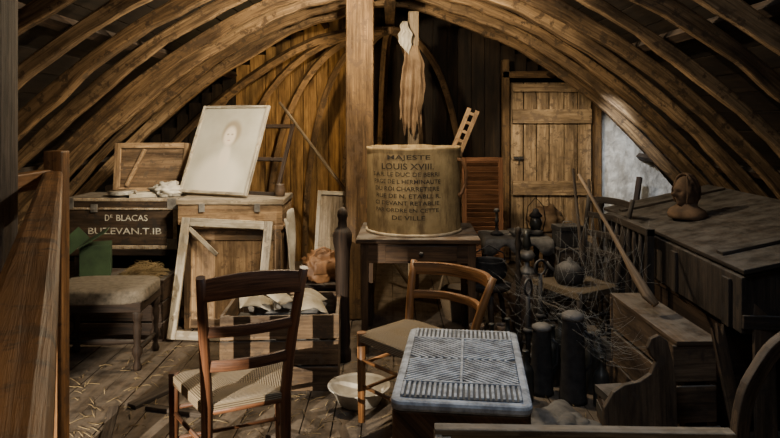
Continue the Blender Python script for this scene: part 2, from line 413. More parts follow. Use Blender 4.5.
# door
d=MB(); x=1.28
while x<2.14:
    w=min(R(.13,.17),2.155-x)
    if w<.03: break
    d.box((x+w/2,6.93+R(0,.008),.97),(w-.010,.028,1.9)); x+=w
door=struct('door_1',d,'door',bev=.004,label='worn pine plank door with wide ledges')
for z,h in ((.25,.13),(.80,.15),(1.56,.15),(1.86,.08)):
    part(door,'ledge',MB().box((1.72,6.895,z),(.84,.035,h)),'door',bev=.004)
part(door,'latch',MB().box((1.36,6.885,1.12),(.10,.015,.03)).tube([(1.36,6.885,1.12),(1.36,6.84,1.12),(1.36,6.84,1.06)],.007),'iron')
struct('trim_2',MB().box((1.225,6.91,1.08),(.075,.10,2.16)),'post',bev=.005,label='brown door jamb post')
struct('trim_3',MB().box((2.2,6.91,.99),(.07,.10,1.98)).box((1.71,6.91,2.0),(1.05,.1,.07)),'post',bev=.005,label='brown door frame')

def post(name,label,x0,x1,y0,y1,z1,mat):
    solo(name,label,'post',MB().box((0,0,z1/2),(x1-x0,y1-y0,z1)),mat,loc=((x0+x1)/2,(y0+y1)/2,0),bev=.01)
post('wooden_post','thick square oak post standing beside the lettered drum',-.335,-.125,4.92,5.10,2.44,'post')
post('thin_post','thin pale wooden post with a rag hanging on it',.155,.245,5.50,5.58,2.44,'paleP')
post('grey_post','weathered grey-brown square post beside the hand rail',-1.47,-1.352,2.25,2.37,1.99,'grey')

# stair railing
rl=thing('hand_rail','worn golden-brown pine stair hand rail with balusters','railing')
A=V((-1.38,2.66,1.27)); B=V((-.115,.13,1.27))
part(rl,'rail',MB().beam(A,B,.074,.06),'rail',bev=.014)
part(rl,'newel_post',MB().box((-1.395,2.72,.69),(.075,.075,1.38)),'rail',bev=.006)
part(rl,'side_rail',MB().beam((-1.41,2.675,1.27),(-1.40,2.375,1.27),.05,.07),'rail',bev=.006)
part(rl,'lower_rail',MB().beam(A-V((0,0,1.15)),B-V((0,0,1.15)),.05,.06),'rail',bev=.008)
part(rl,'newel_post',MB().box((-.11,.09,.62),(.085,.085,1.24)),'rail',bev=.006)
for k in range(1,19):
    p=A.lerp(B,k/19); part(rl,'baluster',MB().box((p.x,p.y,.69),(.035,.035,1.10),(0,0,.46)),'rail')

# ------------------------------------------------------------------ left group
b=thing('low_bench','dark wooden bench carrying the inscribed trunk','bench',(-2.0,5.13,0))
part(b,'bench_top',MB().box((0,0,.515),(.86,.44,.05)),'darkw',bev=.004)
for sx in (-.36,.36):
    for sy in (-.17,.17): part(b,'leg',MB().box((sx,sy,.245),(.07,.07,.49)),'darkw',bev=.004)
part(b,'back_board',MB().box((0,.19,.3),(.7,.02,.36)),'darkw')
t=thing('travel_trunk','brown-black wooden travel trunk with white lettering and studded edging','trunk',(-2.03,5.13,.54),rz=-.03)
W,D,H=.86,.42,.385
part(t,'body',MB().box((0,0,H*.39),(W,D,H*.78)),'trunk',bev=.006)
part(t,'lid',MB().box((0,0,H*.9),(W+.012,D+.012,H*.20)),'trunk',bev=.01)
mb=MB(); ye=-D/2-.004
mb.box((-W/2+.015,ye,H/2),(.03,.008,H)).box((W/2-.015,ye,H/2),(.03,.008,H)).box((0,ye,.014),(W,.01,.028)).box((0,ye-.006,H-.012),(W+.012,.008,.024)).box((0,ye-.005,H*.79),(W,.008,.016))
part(t,'edging',mb,'edge',bev=.003,label='worn tan studded edging')
mb=MB()
for k in range(27):
    x=-W/2+.02+k*(W-.04)/26
    for z_ in (.014,H*.79,H-.012): mb.lathe([(.005,0),(.003,.004),(0,.005)],c=(x,ye-.009,z_),rot=Euler((math.pi/2,0,0)).to_matrix(),n=6)
o=part(t,'studs',mb,'steel'); o['kind']='stuff'
for sx in (-1,1):
    for z_ in (.04,H-.04): part(t,'corner_plate',MB().box((sx*(W/2-.035),ye-.008,z_),(.075,.006,.08)),'steel',bev=.002)
part(t,'lock',MB().box((-.2,-D/2-.014,H*.8),(.05,.012,.06)).lathe([(.01,0),(.01,.006)],c=(-.2,-D/2-.02,H*.78),rot=Euler((math.pi/2,0,0)).to_matrix(),n=12),'steel',bev=.002)
mb=MB(); yy=-D/2-.0025
add_text(mb,'D',.034,.046,lambda x,y:(x-.105,yy,y+.235),off=.004); add_text(mb,'E',.017,.022,lambda x,y:(x-.072,yy,y+.247),off=.004)
add_text(mb,'BLACAS',.24,.046,lambda x,y:(x+.085,yy,y+.235),off=.004)
add_text(mb,'BUZEVAN.T.IB',.56,.048,lambda x,y:(x+.03,yy,y+.135),off=.004)
part(t,'lettering',mb,'chalk',label='worn white painted letters')
part(t,'handle',MB().tube([(W/2,-.07,.2),(W/2+.03,-.06,.19),(W/2+.035,0,.17),(W/2+.03,.06,.19),(W/2,.07,.2)],.009),'leather')

f=thing('panelled_lid','pale brown framed wooden panel propped on the trunk','panel',mat=Matrix.Translation((-1.93,5.25,.93))@Matrix.Rotation(-.10,4,'X'))
part(f,'panel',MB().box((0,.012,.20),(.58,.012,.38)),'crate')
part(f,'frame',MB().box((-.28,0,.20),(.05,.03,.40)).box((.28,0,.20),(.05,.03,.40)).box((0,0,.38),(.52,.03,.045)).box((0,0,.02),(.52,.03,.04)).beam((-.2,-.001,.05),(-.06,-.001,.35),.03,.026,up=(0,1,0)),'chest',bev=.004)
solo('cloth_bundle','crumpled off-white cloth bundle on the trunk','cloth',MB().blob((0,0,.045),(.12,.09,.06),amp=.3,fr=2.0,flat=-.0449,seed=3,nu=40,nv=22,fold=.4),'cloth',loc=(-1.72,5.03,.928))
mb=MB()
for i in range(4): mb.lathe([(.05,.0),(.055,.004),(.10,.016),(.105,.02),(.05,.008)],c=(R(-.004,.004),R(-.004,.004),i*.007),n=28)
solo('plate_stack','short stack of dusty white plates on the trunk','plates',mb,'enamel',loc=(-2.07,5.02,.929))
solo('paper_bundle','flat bundle of old papers on the trunk','papers',MB().box((0,0,.012),(.2,.14,.024)).box((.02,.01,.03),(.17,.12,.01),(0,0,.2)),'paper',loc=(-1.89,4.99,.928),rz=.3)

c=thing('wooden_chest','brown wooden storage chest carrying a flat pale case','chest',(-1.14,4.93,0))
part(c,'body',MB().box((0,0,.36),(.70,.44,.72)),'chest',bev=.006)
part(c,'lid',MB().box((0,0,.735),(.73,.46,.03)),'chest',bev=.005)
mb=MB()
for sx in (-.325,.325): mb.box((sx,-.225,.36),(.05,.012,.72))
mb.box((0,-.225,.04),(.6,.012,.07)).box((0,-.225,.68),(.6,.012,.07))
part(c,'battens',mb,'crate',bev=.003)
c=thing('flat_case','pale honey coloured flat wooden case on the chest','case',(-1.16,4.93,.75))
part(c,'body',MB().box((0,0,.075),(.76,.44,.15)),'chest',bev=.006)
part(c,'lid',MB().box((0,0,.17),(.78,.46,.04)),'crateP',bev=.006)
for sx in (-.2,.2): part(c,'clasp',MB().box((sx,-.232,.13),(.04,.01,.06)),'steel')
lean=math.atan2(.22,.8)
f=thing('empty_frame','empty cream painted wooden frame leaning on the chest','frame',mat=Matrix.Translation((-1.20,4.445,0))@Matrix.Rotation(.03,4,'Z')@Matrix.Rotation(-lean,4,'X')@Matrix.Rotation(.05,4,'Y'))
for n_,bx in (('stile',((-.295,0,.415),(.06,.03,.83))),('stile',((.295,0,.415),(.06,.03,.83))),('top_rail',((0,0,.80),(.53,.028,.06))),('bottom_rail',((0,0,.03),(.53,.028,.06)))):
    part(f,n_,MB().box(*bx),'white',bev=.005)
part(f,'cross_rail',MB().beam((-.27,.005,.76),(-.05,.005,.58),.03,.02,up=(0,1,0)),'white',bev=.003)

# painting
X=V((.9,-.42,0)).normalized(); U=V((.125,.27,.69)).normalized(); X=(X-U*X.dot(U)).normalized(); Z=X.cross(U)
bc=V((-1.335,4.885,.955))
mat=Matrix.Translation(bc)@Matrix((X,U,Z)).transposed().to_4x4()
pa=thing('portrait_painting','faded portrait canvas in a thin cream frame on the case','painting',mat=mat)
PW,PH=.64,.73
m,t_,bs=nt('faded_portrait')
tc=N(t_,'ShaderNodeTexCoord')
def ell(cx,cy,rx,ry,soft,rot=0,k=1):
    mp=N(t_,'ShaderNodeMapping',vector_type='TEXTURE'); mp.inputs['Location'].default_value=(cx,cy,0); mp.inputs['Scale'].default_value=(rx,ry,1); mp.inputs['Rotation'].default_value=(0,0,rot)
    t_.links.new(tc.outputs['Object'],mp.inputs[0])
    ml=N(t_,'ShaderNodeVectorMath',operation='MULTIPLY'); ml.inputs[1].default_value=(1,1,0); t_.links.new(mp.outputs[0],ml.inputs[0])
    ln=N(t_,'ShaderNodeVectorMath',operation='LENGTH'); t_.links.new(ml.outputs[0],ln.inputs[0])
    mr=N(t_,'ShaderNodeMapRange',interpolation_type='SMOOTHSTEP'); mr.inputs[1].default_value=1+soft; mr.inputs[2].default_value=1-soft; mr.inputs[4].default_value=k
    t_.links.new(ln.outputs['Value'],mr.inputs[0]); return mr.outputs[0]
n=N(t_,'ShaderNodeTexNoise'); n.inputs['Scale'].default_value=5; n.inputs['Detail'].default_value=6; t_.links.new(tc.outputs['Object'],n.inputs['Vector'])
col=ramp(t_,n.outputs[0],[(.3,(.44,.40,.31)),(.7,(.58,.55,.45))])
col=mixc(t_,ell(.0,.12,.21,.20,.3,0,.8),col,(.78,.71,.58))
col=mixc(t_,ell(.02,.30,.05,.10,.35,0,.85),col,(.80,.70,.56))
col=mixc(t_,ell(.03,.50,.088,.105,.25,0,.8),col,(.30,.225,.14))
col=mixc(t_,ell(.02,.47,.056,.08,.3,0,.95),col,(.84,.72,.57))
col=mixc(t_,ell(.0,.485,.012,.007,.4,0,.7),col,(.3,.22,.14)); col=mixc(t_,ell(.04,.485,.012,.007,.4,0,.7),col,(.3,.22,.14))
col=mixc(t_,ell(.02,.435,.015,.005,.4,0,.7),col,(.5,.26,.2))
t_.links.new(col,bs.inputs['Base Color']); bs.inputs['Roughness'].default_value=.6
part(pa,'canvas',MB().box((0,PH/2,0),(PW-.03,PH-.03,.016)),m)
fr=MB()
fr.box((-PW/2+.012,PH/2,.004),(.024,PH,.03)).box((PW/2-.012,PH/2,.004),(.024,PH,.03)).box((0,PH-.012,.004),(PW-.05,.024,.03)).box((0,.012,.004),(PW-.05,.024,.03))
part(pa,'frame',fr,'white',bev=.004)
e=thing('stretcher_frame','dark bare canvas stretcher standing behind the portrait','frame',mat=Matrix.Translation((-1.10,4.97,.952))@Matrix((X,U,Z)).transposed().to_4x4())
part(e,'frame',MB().box((-.24,.3,-.05),(.03,.6,.02)).box((.24,.3,-.05),(.03,.6,.02)).box((.0,.58,-.05),(.45,.03,.02)).box((.0,.02,-.05),(.45,.03,.02)).box((.0,.3,-.05),(.45,.03,.02)),'darkw',bev=.003)
solo('small_jar','small brown earthenware jar on the flat case','jar',MB().lathe([(.0,0),(.035,0),(.04,.05),(.03,.08),(.035,.09),(.03,.09),(.025,.08),(.034,.05),(.03,.008),(0,.008)],n=20),'stone',loc=(-.83,4.90,.941))
def drape(u,v):
    z=.80-v*.52; x=-.765+.02*math.sin(u*9+v*2)+.03*v
    return (x+.012*noise.noise(V((u*4,v*3,1))),4.70+u*.36+.02*math.sin(v*5),z-.04*math.sin(u*6))
solo('white_garment','limp off-white garment draped down the chest side','cloth',MB().grid(drape,24,18),'cloth',solid=.006)

def slat_crate(par,W,D,H,th,mat,rows=3,open_=True,gap=.012,rough=.004):
    h=(H-gap*(rows-1))/rows
    for n_,(ax,pos) in enumerate((('y',-D/2+th/2),('y',D/2-th/2),('x',-W/2+th/2),('x',W/2-th/2))):
        mb=MB()
        for r in range(rows):
            z=h/2+r*(h+gap); a=R(-rough,rough)*2
            if ax=='y': mb.box((R(-rough,rough),pos,z),(W,th,h),(0,a,0))
            else: mb.box((pos,0,z),(th,D-2*th-.002,h),(a,0,0))
        part(par,'side_panel',mb,mat,bev=.003)
    for sx in (-1,1):
        for sy in (-1,1): part(par,'corner_post',MB().box((sx*(W/2-th-.014),sy*(D/2-th-.014),H/2),(.026,.026,H-.01)),mat)
    part(par,'bottom',MB().box((0,0,.012),(W-2*th,D-2*th,.02)),mat)
    if not open_: part(par,'lid',MB().box((0,0,H+.01),(W+.01,D+.01,.02)),mat,bev=.003)
c=thing('low_crate','dark closed wooden crate with straw and a green box','crate',(-1.88,4.62,0))
slat_crate(c,.66,.36,.40,.018,'darkw',rows=3,open_=False)
g=thing('green_box','dark green cardboard box with open flap on the crate','box',mat=Matrix.Translation((-2.08,4.60,.421))@Matrix.Rotation(.35,4,'Z'))
part(g,'body',MB().box((0,0,.11),(.2,.2,.22)),'green',bev=.004)
part(g,'flap',MB().beam((-.09,-.1,.225),(.08,-.12,.33),.006,.18,up=(0,1,0)),'green')
part(g,'flap',MB().beam((-.1,-.1,.22),(-.17,-.11,.30),.18,.006,up=(0,1,0)),'green')
def strawpile(n,cx,cy,cz,rx,ry,rz_,r=.0016,L=(.08,.2)):
    mb=MB()
    for i in range(n):
        a=R(0,6.28); q=math.sqrt(R(0,1)); x=cx+q*rx*math.cos(a); y=cy+q*ry*math.sin(a); z=cz+.004+R(0,1)*rz_*(1-q*q)
        th=R(0,6.28); l=R(*L)/2; t=R(-.25,.25)
        dx,dy,dz=math.cos(th)*l,math.sin(th)*l,l*t
        mb.tube([(x-dx,y-dy,max(cz+.003,z-dz)),(x,y,z+R(0,.01)),(x+dx,y+dy,max(cz+.003,z+dz))],r,n=3)
    return mb
o=solo('straw_heap','loose heap of golden straw on the crate','straw',strawpile(420,-1.73,4.6,.42,.14,.12,.09,L=(.06,.14)),'straw'); o['kind']='stuff'

s=thing('upholstered_stool','dark footstool with faded padded seat and turned legs','stool',(-1.79,4.09,0),rz=.04)
part(s,'seat_cushion',MB().blob((0,0,.445),(.30,.215,.05),e=.35,nu=40,nv=16,amp=.03),'fabric')
part(s,'seat_rail',MB().box((0,0,.385),(.57,.40,.06)),'darkw',bev=.006)
tl=[(.022,0),(.028,.02),(.018,.045),(.016,.07),(.03,.10),(.032,.13),(.018,.15),(.022,.20),(.028,.27),(.02,.29),(.03,.31),(.03,.36)]
for sx in (-.255,.255):
    for sy in (-.17,.17): part(s,'leg',MB().lathe(tl,c=(sx,sy,0),n=14),'darkw')
for sx in (-.255,.255): part(s,'stretcher',MB().tube([(sx,-.16,.115),(sx,0,.115),(sx,.16,.115)],[.012,.018,.012]),'darkw')
part(s,'stretcher',MB().tube([(-.25,0,.115),(-.12,0,.115),(0,0,.115),(.12,0,.115),(.25,0,.115)],[.012,.016,.022,.016,.012]),'darkw')

# ------------------------------------------------------------------ chairs
def seat_mesh(hr,hf,d,z,th=.035):
    mb=MB(); c=[V((-hr-.015,-d/2-.01,z)),V((hr+.015,-d/2-.01,z)),V((hf+.015,d/2+.02,z)),V((-hf-.015,d/2+.02,z))]
    ce=V((0,0,z-.012))
    for k in range(4):
        a=c[k];b=c[(k+1)%4]; n_=8
        e=(b-a).normalized()
        hgt=abs((ce-a).cross(e).length)
        rows=[]
        for i in range(n_+1):
            t=i/n_; bul=.012*math.sin(math.pi*t)
            p=a.lerp(ce,t)+V((0,0,bul)); q=b.lerp(ce,t)+V((0,0,bul)); rows.append((p,q,t*hgt))
        for i in range(n_):
            p,q,u=rows[i]; p2,q2,u2=rows[i+1]; base=len(mb.v)
            mb.v+= [p,q,q2,p2]
            mb.face([base,base+1,base+2,base+3],[(u,0),(u,.4),(u2,.4),(u2,0)],True)
        base=len(mb.v); dn=V((0,0,-th)); mb.v+=[a,b,b+dn,a+dn]; mb.face([base,base+1,base+2,base+3],[(0,0),(0,.4),(.04,.4),(.04,0)])
    base=len(mb.v); mb.v+=[p+V((0,0,-th)) for p in c]; mb.face([base,base+1,base+2,base+3],[(0,0),(.3,0),(.3,.3),(0,.3)])
    return mb
def ladder_chair(name,label,loc,rz,hr=.16,hf=.215,d=.36,sz=.45,tz=.93,lean=.09,ht=.2,slats=((.60,.045),(.72,.045),(.88,.08)),curve=.03,wood_='chair',seat_='rush',r=.017,crest=True,group=None,pw=2,sth=.016):
    c=thing(name,label,'chair',loc,rz,group)
    part(c,'seat',seat_mesh(hr,hf,d,sz),seat_)
    mb=MB()
    mb.tube([(-hf,d/2,sz-.03),(hf,d/2,sz-.03)],.013).tube([(-hr,-d/2,sz-.03),(hr,-d/2,sz-.03)],.013)
    for sg in (-1,1): mb.tube([(sg*hr,-d/2,sz-.03),(sg*hf,d/2,sz-.03)],.013)
    part(c,'seat_rail',mb,wood_)
    for sg in (-1,1):
        part(c,'leg',MB().tube([(sg*hf,d/2,0),(sg*hf,d/2,sz*.5),(sg*hf,d/2,sz+.008)],[r*.85,r,r*1.1],n=10),wood_)
        pts=[(sg*(hr-.005),-d/2-.015,0)]
        def bp(t): return (sg*(hr+(ht-hr)*t**1.2),-d/2-lean*t**1.4,sz+(tz-sz)*t)
        pts+= [(sg*hr,-d/2,sz*.6)]+[bp(t) for t in (0,.25,.5,.75,1)]
        part(c,'back_post',MB().tube(pts,[r*.95,r*1.05,r*1.1,r*1.05,r,r*.95,r*.85],n=10),wood_)
    for k,(z,h) in enumerate(slats):
        t=(z-sz)/(tz-sz); w=hr+(ht-hr)*t**1.2; y=-d/2-lean*t**1.4; top=(k==len(slats)-1) and crest
        def fn(u,v,w=w,y=y,h=h,top=top,z=z):
            q=abs(u*2-1)
            x=(u*2-1)*w; cy=y-curve*(1-q**pw)
            ar=(.28*h*(1-(u*2-1)**2)) if top else 0
            return (x,cy,z+(v*2-1)*h/2+(ar if v>.5 else ar*.6))
        part(c,'back_slat',MB().grid(fn,18,2),wood_,solid=sth,bev=.003)
    for z in (.16,.29):
        part(c,'stretcher',MB().tube([(-hf,d/2,z+.02),(hf,d/2,z+.02)],.009),wood_)
        for sg in (-1,1): part(c,'stretcher',MB().tube([(sg*hr,-d/2-.008,z),(sg*hf,d/2,z)],.009),wood_)
    part(c,'stretcher',MB().tube([(-hr,-d/2-.005,.23),(hr,-d/2-.005,.23)],.009),wood_)
    return c
ladder_chair('dining_chair','reddish brown ladder-back chair with worn rush seat',(-.62,2.64,0),math.radians(25),hr=.15,hf=.225,ht=.19,lean=.11,tz=.95,r=.02,
    slats=((.60,.042),(.735,.04),(.895,.08)))
ladder_chair('dining_chair','low orange-brown chair with curved slats and rush seat',(.125,3.22,0),math.radians(132),hr=.225,hf=.205,d=.35,sz=.44,tz=.735,lean=.09,ht=.28,
    slats=((.565,.04),(.695,.065)),curve=.13,pw=2.6,wood_='chair2',r=.021,crest=False,sth=.026)

# crate with papers
c=thing('open_crate','open brown wooden crate filled with papers and rags','crate',(-.63,3.88,0),rz=.05)
slat_crate(c,.66,.52,.42,.02,'crate',rows=3,rough=.006)
solo('rag_heap','crumpled pale rags and papers inside the open crate','cloth',MB().blob((0,0,.17),(.25,.185,.2),e=.6,amp=.25,fr=2.4,flat=-.14,nu=56,nv=30,seed=11,fold=.35),'dustc',loc=(-.63,3.88,.025),rz=.05)
for i,(x,y,z,a,b_) in enumerate([(-.78,3.80,.44,.3,.2),(-.5,3.95,.445,-.4,-.15),(-.62,3.82,.46,1.0,.25),(-.47,3.80,.43,.5,.3)]):
    solo('paper_sheet','yellowed curled sheet of paper in the crate','paper',MB().grid(lambda u,v:((u-.5)*.2,(v-.5)*.15,.02*math.sin(u*4)+.01*v),8,6),'paper',rot=(b_,.15,a),loc=(x,y,z),solid=.002,group='papers in the crate')
c=thing('small_chest','dark little chest under the leather bag','chest',(-.52,4.52,0))
part(c,'body',MB().box((0,0,.19),(.36,.3,.38)),'darkw',bev=.005)
part(c,'lid',MB().box((0,0,.395),(.38,.32,.03)),'darkw',bev=.005)
g=thing('leather_bag','slumped orange-tan leather bag on a small chest','bag',(-.47,4.47,.41),rz=.4)
part(g,'body',MB().blob((0,0,.09),(.13,.085,.105),e=.8,amp=.3,fr=2.2,flat=-.09,seed=5,nu=48,nv=26,fold=.2),'leather')
part(g,'handle',MB().tube([(-.07,-.02,.16),(-.05,-.03,.215),(0,-.04,.235),(.05,-.03,.21),(.06,-.02,.16)],.008),'leather')
part(g,'flap',MB().grid(lambda u,v:((u-.5)*.16,-.08-.015*math.sin(v*3),.15-.09*v),8,6),'leather',solid=.005)
for i,(x,w,h,a) in enumerate([(-.50,.22,.95,.05),(-.42,.16,.82,-.04)]):
    mat=Matrix.Translation((x,5.14+.09*i,0))@Matrix.Rotation(-.06,4,'X')@Matrix.Rotation(a,4,'Y')
    f=thing('picture_frame','narrow chipped cream picture frame standing by the post','frame',mat=mat)
    part(f,'frame',MB().box((-w/2,0,h/2),(.03,.02,h)).box((w/2,0,h/2),(.03,.02,h)).box((0,0,h-.015),(w-.03,.018,.03)).box((0,0,.015),(w-.03,.018,.03)),'white',bev=.003)
    part(f,'backing',MB().box((0,.005,h/2),(w-.03,.006,h-.04)),'crateP')
cp=[(.0,0),(.055,0),(.055,.06),(.045,.08),(.05,.12),(.042,.4),(.046,.62),(.05,.70),(.06,.74),(.062,.79),(.05,.82),(.03,.84),(.026,.88),(.034,.91),(.03,.94),(.015,.96),(0,.965)]
solo('turned_column','dark turned wooden bedpost standing beside the table','bedpost',MB().lathe(cp,n=20),'darkw',loc=(-.30,4.10,0))
solo('long_pole','long thin pale wooden pole leaning diagonally','pole',MB().tube([(.20,5.78,.012),(-.38,5.82,.86),(-1.0,5.88,1.68)],[.016,.015,.012]),'paleP')

# ------------------------------------------------------------------ table and drum
t=thing('wooden_table','brown wooden table with drawer carrying the lettered drum','table',(.19,4.50,0),rz=-.03)
part(t,'table_top',MB().box((0,0,.735),(.80,.70,.03)),'table',bev=.006)
part(t,'apron',MB().box((0,-.31,.655),(.68,.022,.13)).box((0,.31,.655),(.68,.022,.13)).box((-.36,0,.655),(.022,.6,.13)).box((.36,0,.655),(.022,.6,.13)),'table',bev=.003)
d_=part(t,'drawer',MB().box((.02,-.325,.655),(.46,.018,.10)),'table',bev=.004)
part(d_,'knob',MB().lathe([(.008,0),(.008,.012),(.016,.018),(.014,.028),(0,.03)],c=(.02,-.334,.655),rot=Euler((math.pi/2,0,0)).to_matrix(),n=14),'iron')
for sx in (-.345,.345):
    for sy in (-.295,.295): part(t,'leg',MB().box((sx,sy,.36),(.035,.035,.72),tp=(1.6,1.6)),'table',bev=.004)
RD,HD=.325,.58
dr=thing('lettered_drum','large yellowed painted drum with old French lettering','drum',(.165,4.53,.751))
def wob(r,a,z): return r+.004*noise.noise(V((math.cos(a)*2.5,math.sin(a)*2.5,z*5)))
mb=MB(); NA=96
def outer(u,v):
    a=u*2*math.pi; z=v*(HD+.008*noise.noise(V((math.cos(a)*2,math.sin(a)*2,3)))); r=wob(RD,a,z)+(.004 if v>.97 else 0); return (r*math.cos(a),r*math.sin(a),z)
def inner(u,v):
    a=u*2*math.pi; z=.01+v*(HD-.01+.008*noise.noise(V((math.cos(a)*2,math.sin(a)*2,3)))); r=wob(RD,a,z)-.007; return (r*math.cos(a),r*math.sin(a),z)
mb.grid(outer,NA,34).grid(inner,NA,14)
mb.grid(lambda u,v:[a+(b-a)*v for a,b in zip(outer(u,1),inner(u,1))],NA,1)
mb.lathe([(0,0),(RD-.002,0),(RD-.002,.01),(0,.01)],n=72)
part(dr,'body',mb,'drum')
part(dr,'base_band',MB().lathe([(RD+.001,0.0),(RD+.009,0.0),(RD+.009,.018),(RD+.001,.02)],n=72),'drumrim',label='pale worn base band')
mb=MB(); A0=-math.pi/2-.17-(.165/4.5)
def wrap(z,dx=0):
    def f(x,y):
        a=A0+(x+dx)/RD; r=wob(RD,a,z+y)+.0018; return (r*math.cos(a),r*math.sin(a),z+y)
    return f
lines=[('MAJESTE',.29,.038,.515,.02),('LOUIS XVIII.',.36,.040,.460,.01),('S.A.R. LE DUC DE BERRI',.48,.028,.408,-.01),('PAGE DE L HERMINAUTE',.48,.028,.361,0),('DU ROI CHARRETIERE',.46,.028,.314,0),('RUE DE N. ETABLI. R.',.46,.027,.267,.01),('CI DEVANT RETABLIE',.46,.027,.221,0),('PAR ORDRE EN CETTE',.45,.025,.175,0),('DE VILLE',.22,.028,.126,.02)]
for s_,w,h,z,dx in lines: add_text(mb,s_,w,h,wrap(z,dx),off=.009)
part(dr,'lettering',mb,'ink',label='faded black stencilled capital letters')
def dp(a,r,z): return (r*math.cos(a),r*math.sin(a),z)
part(dr,'strap_handle',MB().tube([dp(-.48,RD,.50),dp(-.44,RD+.03,.49),dp(-.38,RD+.05,.42),dp(-.34,RD+.045,.34),dp(-.38,RD+.02,.27),dp(-.44,RD,.25)],.013),'leather')
f=thing('wooden_rack','slatted pale wooden rack sticking out of the drum','rack')
a0=V((.30,4.66,.78)); a1=V((.625,4.64,1.58)); off=V((-.055,.02,.02))
part(f,'rail',MB().beam(a0,a1,.02,.03),'chest'); part(f,'rail',MB().beam(a0+off,a1+off,.02,.03),'chest')
for t_k in (.72,.8,.88,.96): part(f,'slat',MB().beam(a0.lerp(a1,t_k),a0.lerp(a1,t_k)+off,.012,.02),'chest')

def rag(u,v):
    w=.04+.062*math.sin(min(1,.12+v*1.1)*2.2)+.012*noise.noise(V((v*7,4,u>.5)))
    x=.185+(u-.5)*2*w+.012*math.sin(v*5)
    fold=math.sin(u*17+v*1.5+math.sin(v*4)*.6)
    y=5.45-.022*fold*(.3+v)-.02*noise.noise(V((u*5,v*3,5)))
    return (x,y,2.14-v*(.62+.10*math.sin(u*2.6)+.12*noise.noise(V((u*7,0,4)))))
solo('hanging_rag','ragged folded tan-brown garment hanging from the thin post','cloth',MB().grid(rag,60,40),'rag',solid=.004)
def rag2(u,v):
    w=.02+.035*math.sin(v*2.7)
    x=.125+(u-.5)*2*w+.02*noise.noise(V((v*4,3,3))); y=5.43-.04*abs(noise.noise(V((u*5,v*2,7))))
    return (x,y,2.34-v*(.20+.08*u))
solo('white_scrap','torn white cloth scrap caught on the thin post','cloth',MB().grid(rag2,20,20),'cloth',solid=.004)
f=thing('louvred_shutter','red-brown louvred shutter standing beyond the table','shutter',mat=Matrix.Translation((.84,5.86,0))@Matrix.Rotation(-.05,4,'X'))
part(f,'frame',MB().box((-.165,0,.59),(.04,.03,1.18)).box((.165,0,.59),(.04,.03,1.18)).box((0,0,1.16),(.29,.028,.04)).box((0,0,.03),(.29,.028,.05)),'louv',bev=.003)
mb=MB()
for i in range(26): mb.box((0,0,.08+i*.0415),(.29,.008,.042),(.6,0,0))
part(f,'louvres',mb,'louv')

# ------------------------------------------------------------------ grille heater
g=thing('grille_topped_heater','boxy dark heater with grey slotted iron lid','heater',(.272,2.455,0),rz=math.radians(-7.0))
W,D,H=.46,.76,.60
def rrect(w,d,r,n=6):
    o=[]
    for cx,cy,a0 in ((w/2-r,d/2-r,0),(-w/2+r,d/2-r,90),(-w/2+r,-d/2+r,180),(w/2-r,-d/2+r,270)):
        for k in range(n+1):
            a=math.radians(a0+90*k/n); o.append((cx+r*math.cos(a),cy+r*math.sin(a)))
    return o
part(g,'body',MB().extr(rrect(W-.012,D-.012,.025),.53,Matrix.Translation((0,0,.295))),'table',bev=.004)
part(g,'lid_edge',MB().extr(rrect(W,D,.038),.036,Matrix.Translation((0,0,.580))),'grille',bev=.012)
z=.604
part(g,'recess',MB().extr(rrect(W-.06,D-.06,.02),.004,Matrix.Translation((0,0,.5985))),'gap')
mb=MB()
def clip(p,d,x0,x1,y0,y1):
    t0,t1=-9,9
    for o_,dd,a,b_ in ((p[0],d[0],x0,x1),(p[1],d[1],y0,y1)):
        if abs(dd)<1e-9:
            if o_<a or o_>b_: return None
            continue
        ta,tb=(a-o_)/dd,(b_-o_)/dd
        if ta>tb: ta,tb=tb,ta
        t0=max(t0,ta); t1=min(t1,tb)
    if t1-t0<.012: return None
    return (p[0]+d[0]*t0,p[1]+d[1]*t0),(p[0]+d[0]*t1,p[1]+d[1]*t1)
a0_,a1_=-W/2+.034,W/2-.034; b0_,b1_=-D/2+.034,D/2-.034
cells=[(a0_,a1_,b0_,-.235,90),(a0_,-.004,-.222,-.002,38),(.004,a1_,-.222,-.002,-38),(a0_,-.004,.002,.222,-38),(.004,a1_,.002,.222,38),(a0_,a1_,.235,b1_,90)]
for (x0,x1,y0,y1,an) in cells:
    a=math.radians(an); dd=(math.cos(a),math.sin(a)); nn=(-dd[1],dd[0]); cx,cy=(x0+x1)/2,(y0+y1)/2
    for k in range(-24,25):
        p=(cx+nn[0]*k*.0175,cy+nn[1]*k*.0175); r_=clip(p,dd,x0,x1,y0,y1)
        if r_: mb.beam((*r_[0],z-.005),(*r_[1],z-.005),.0095,.016)
for y in (-.228,.228): mb.box((0,y,z-.003),(W-.06,.010,.015))
mb.box((0,0,z-.003),(.009,.45,.015))
part(g,'grille_lid',mb,'grille',bev=.0015)
for sx in (-1,1):
    for sy in (-1,1): part(g,'foot',MB().lathe([(.0,0),(.02,0),(.028,.02),(.02,.04),(0,.045)],c=(sx*(W/2-.07),sy*(D/2-.08),0),n=14),'iron')

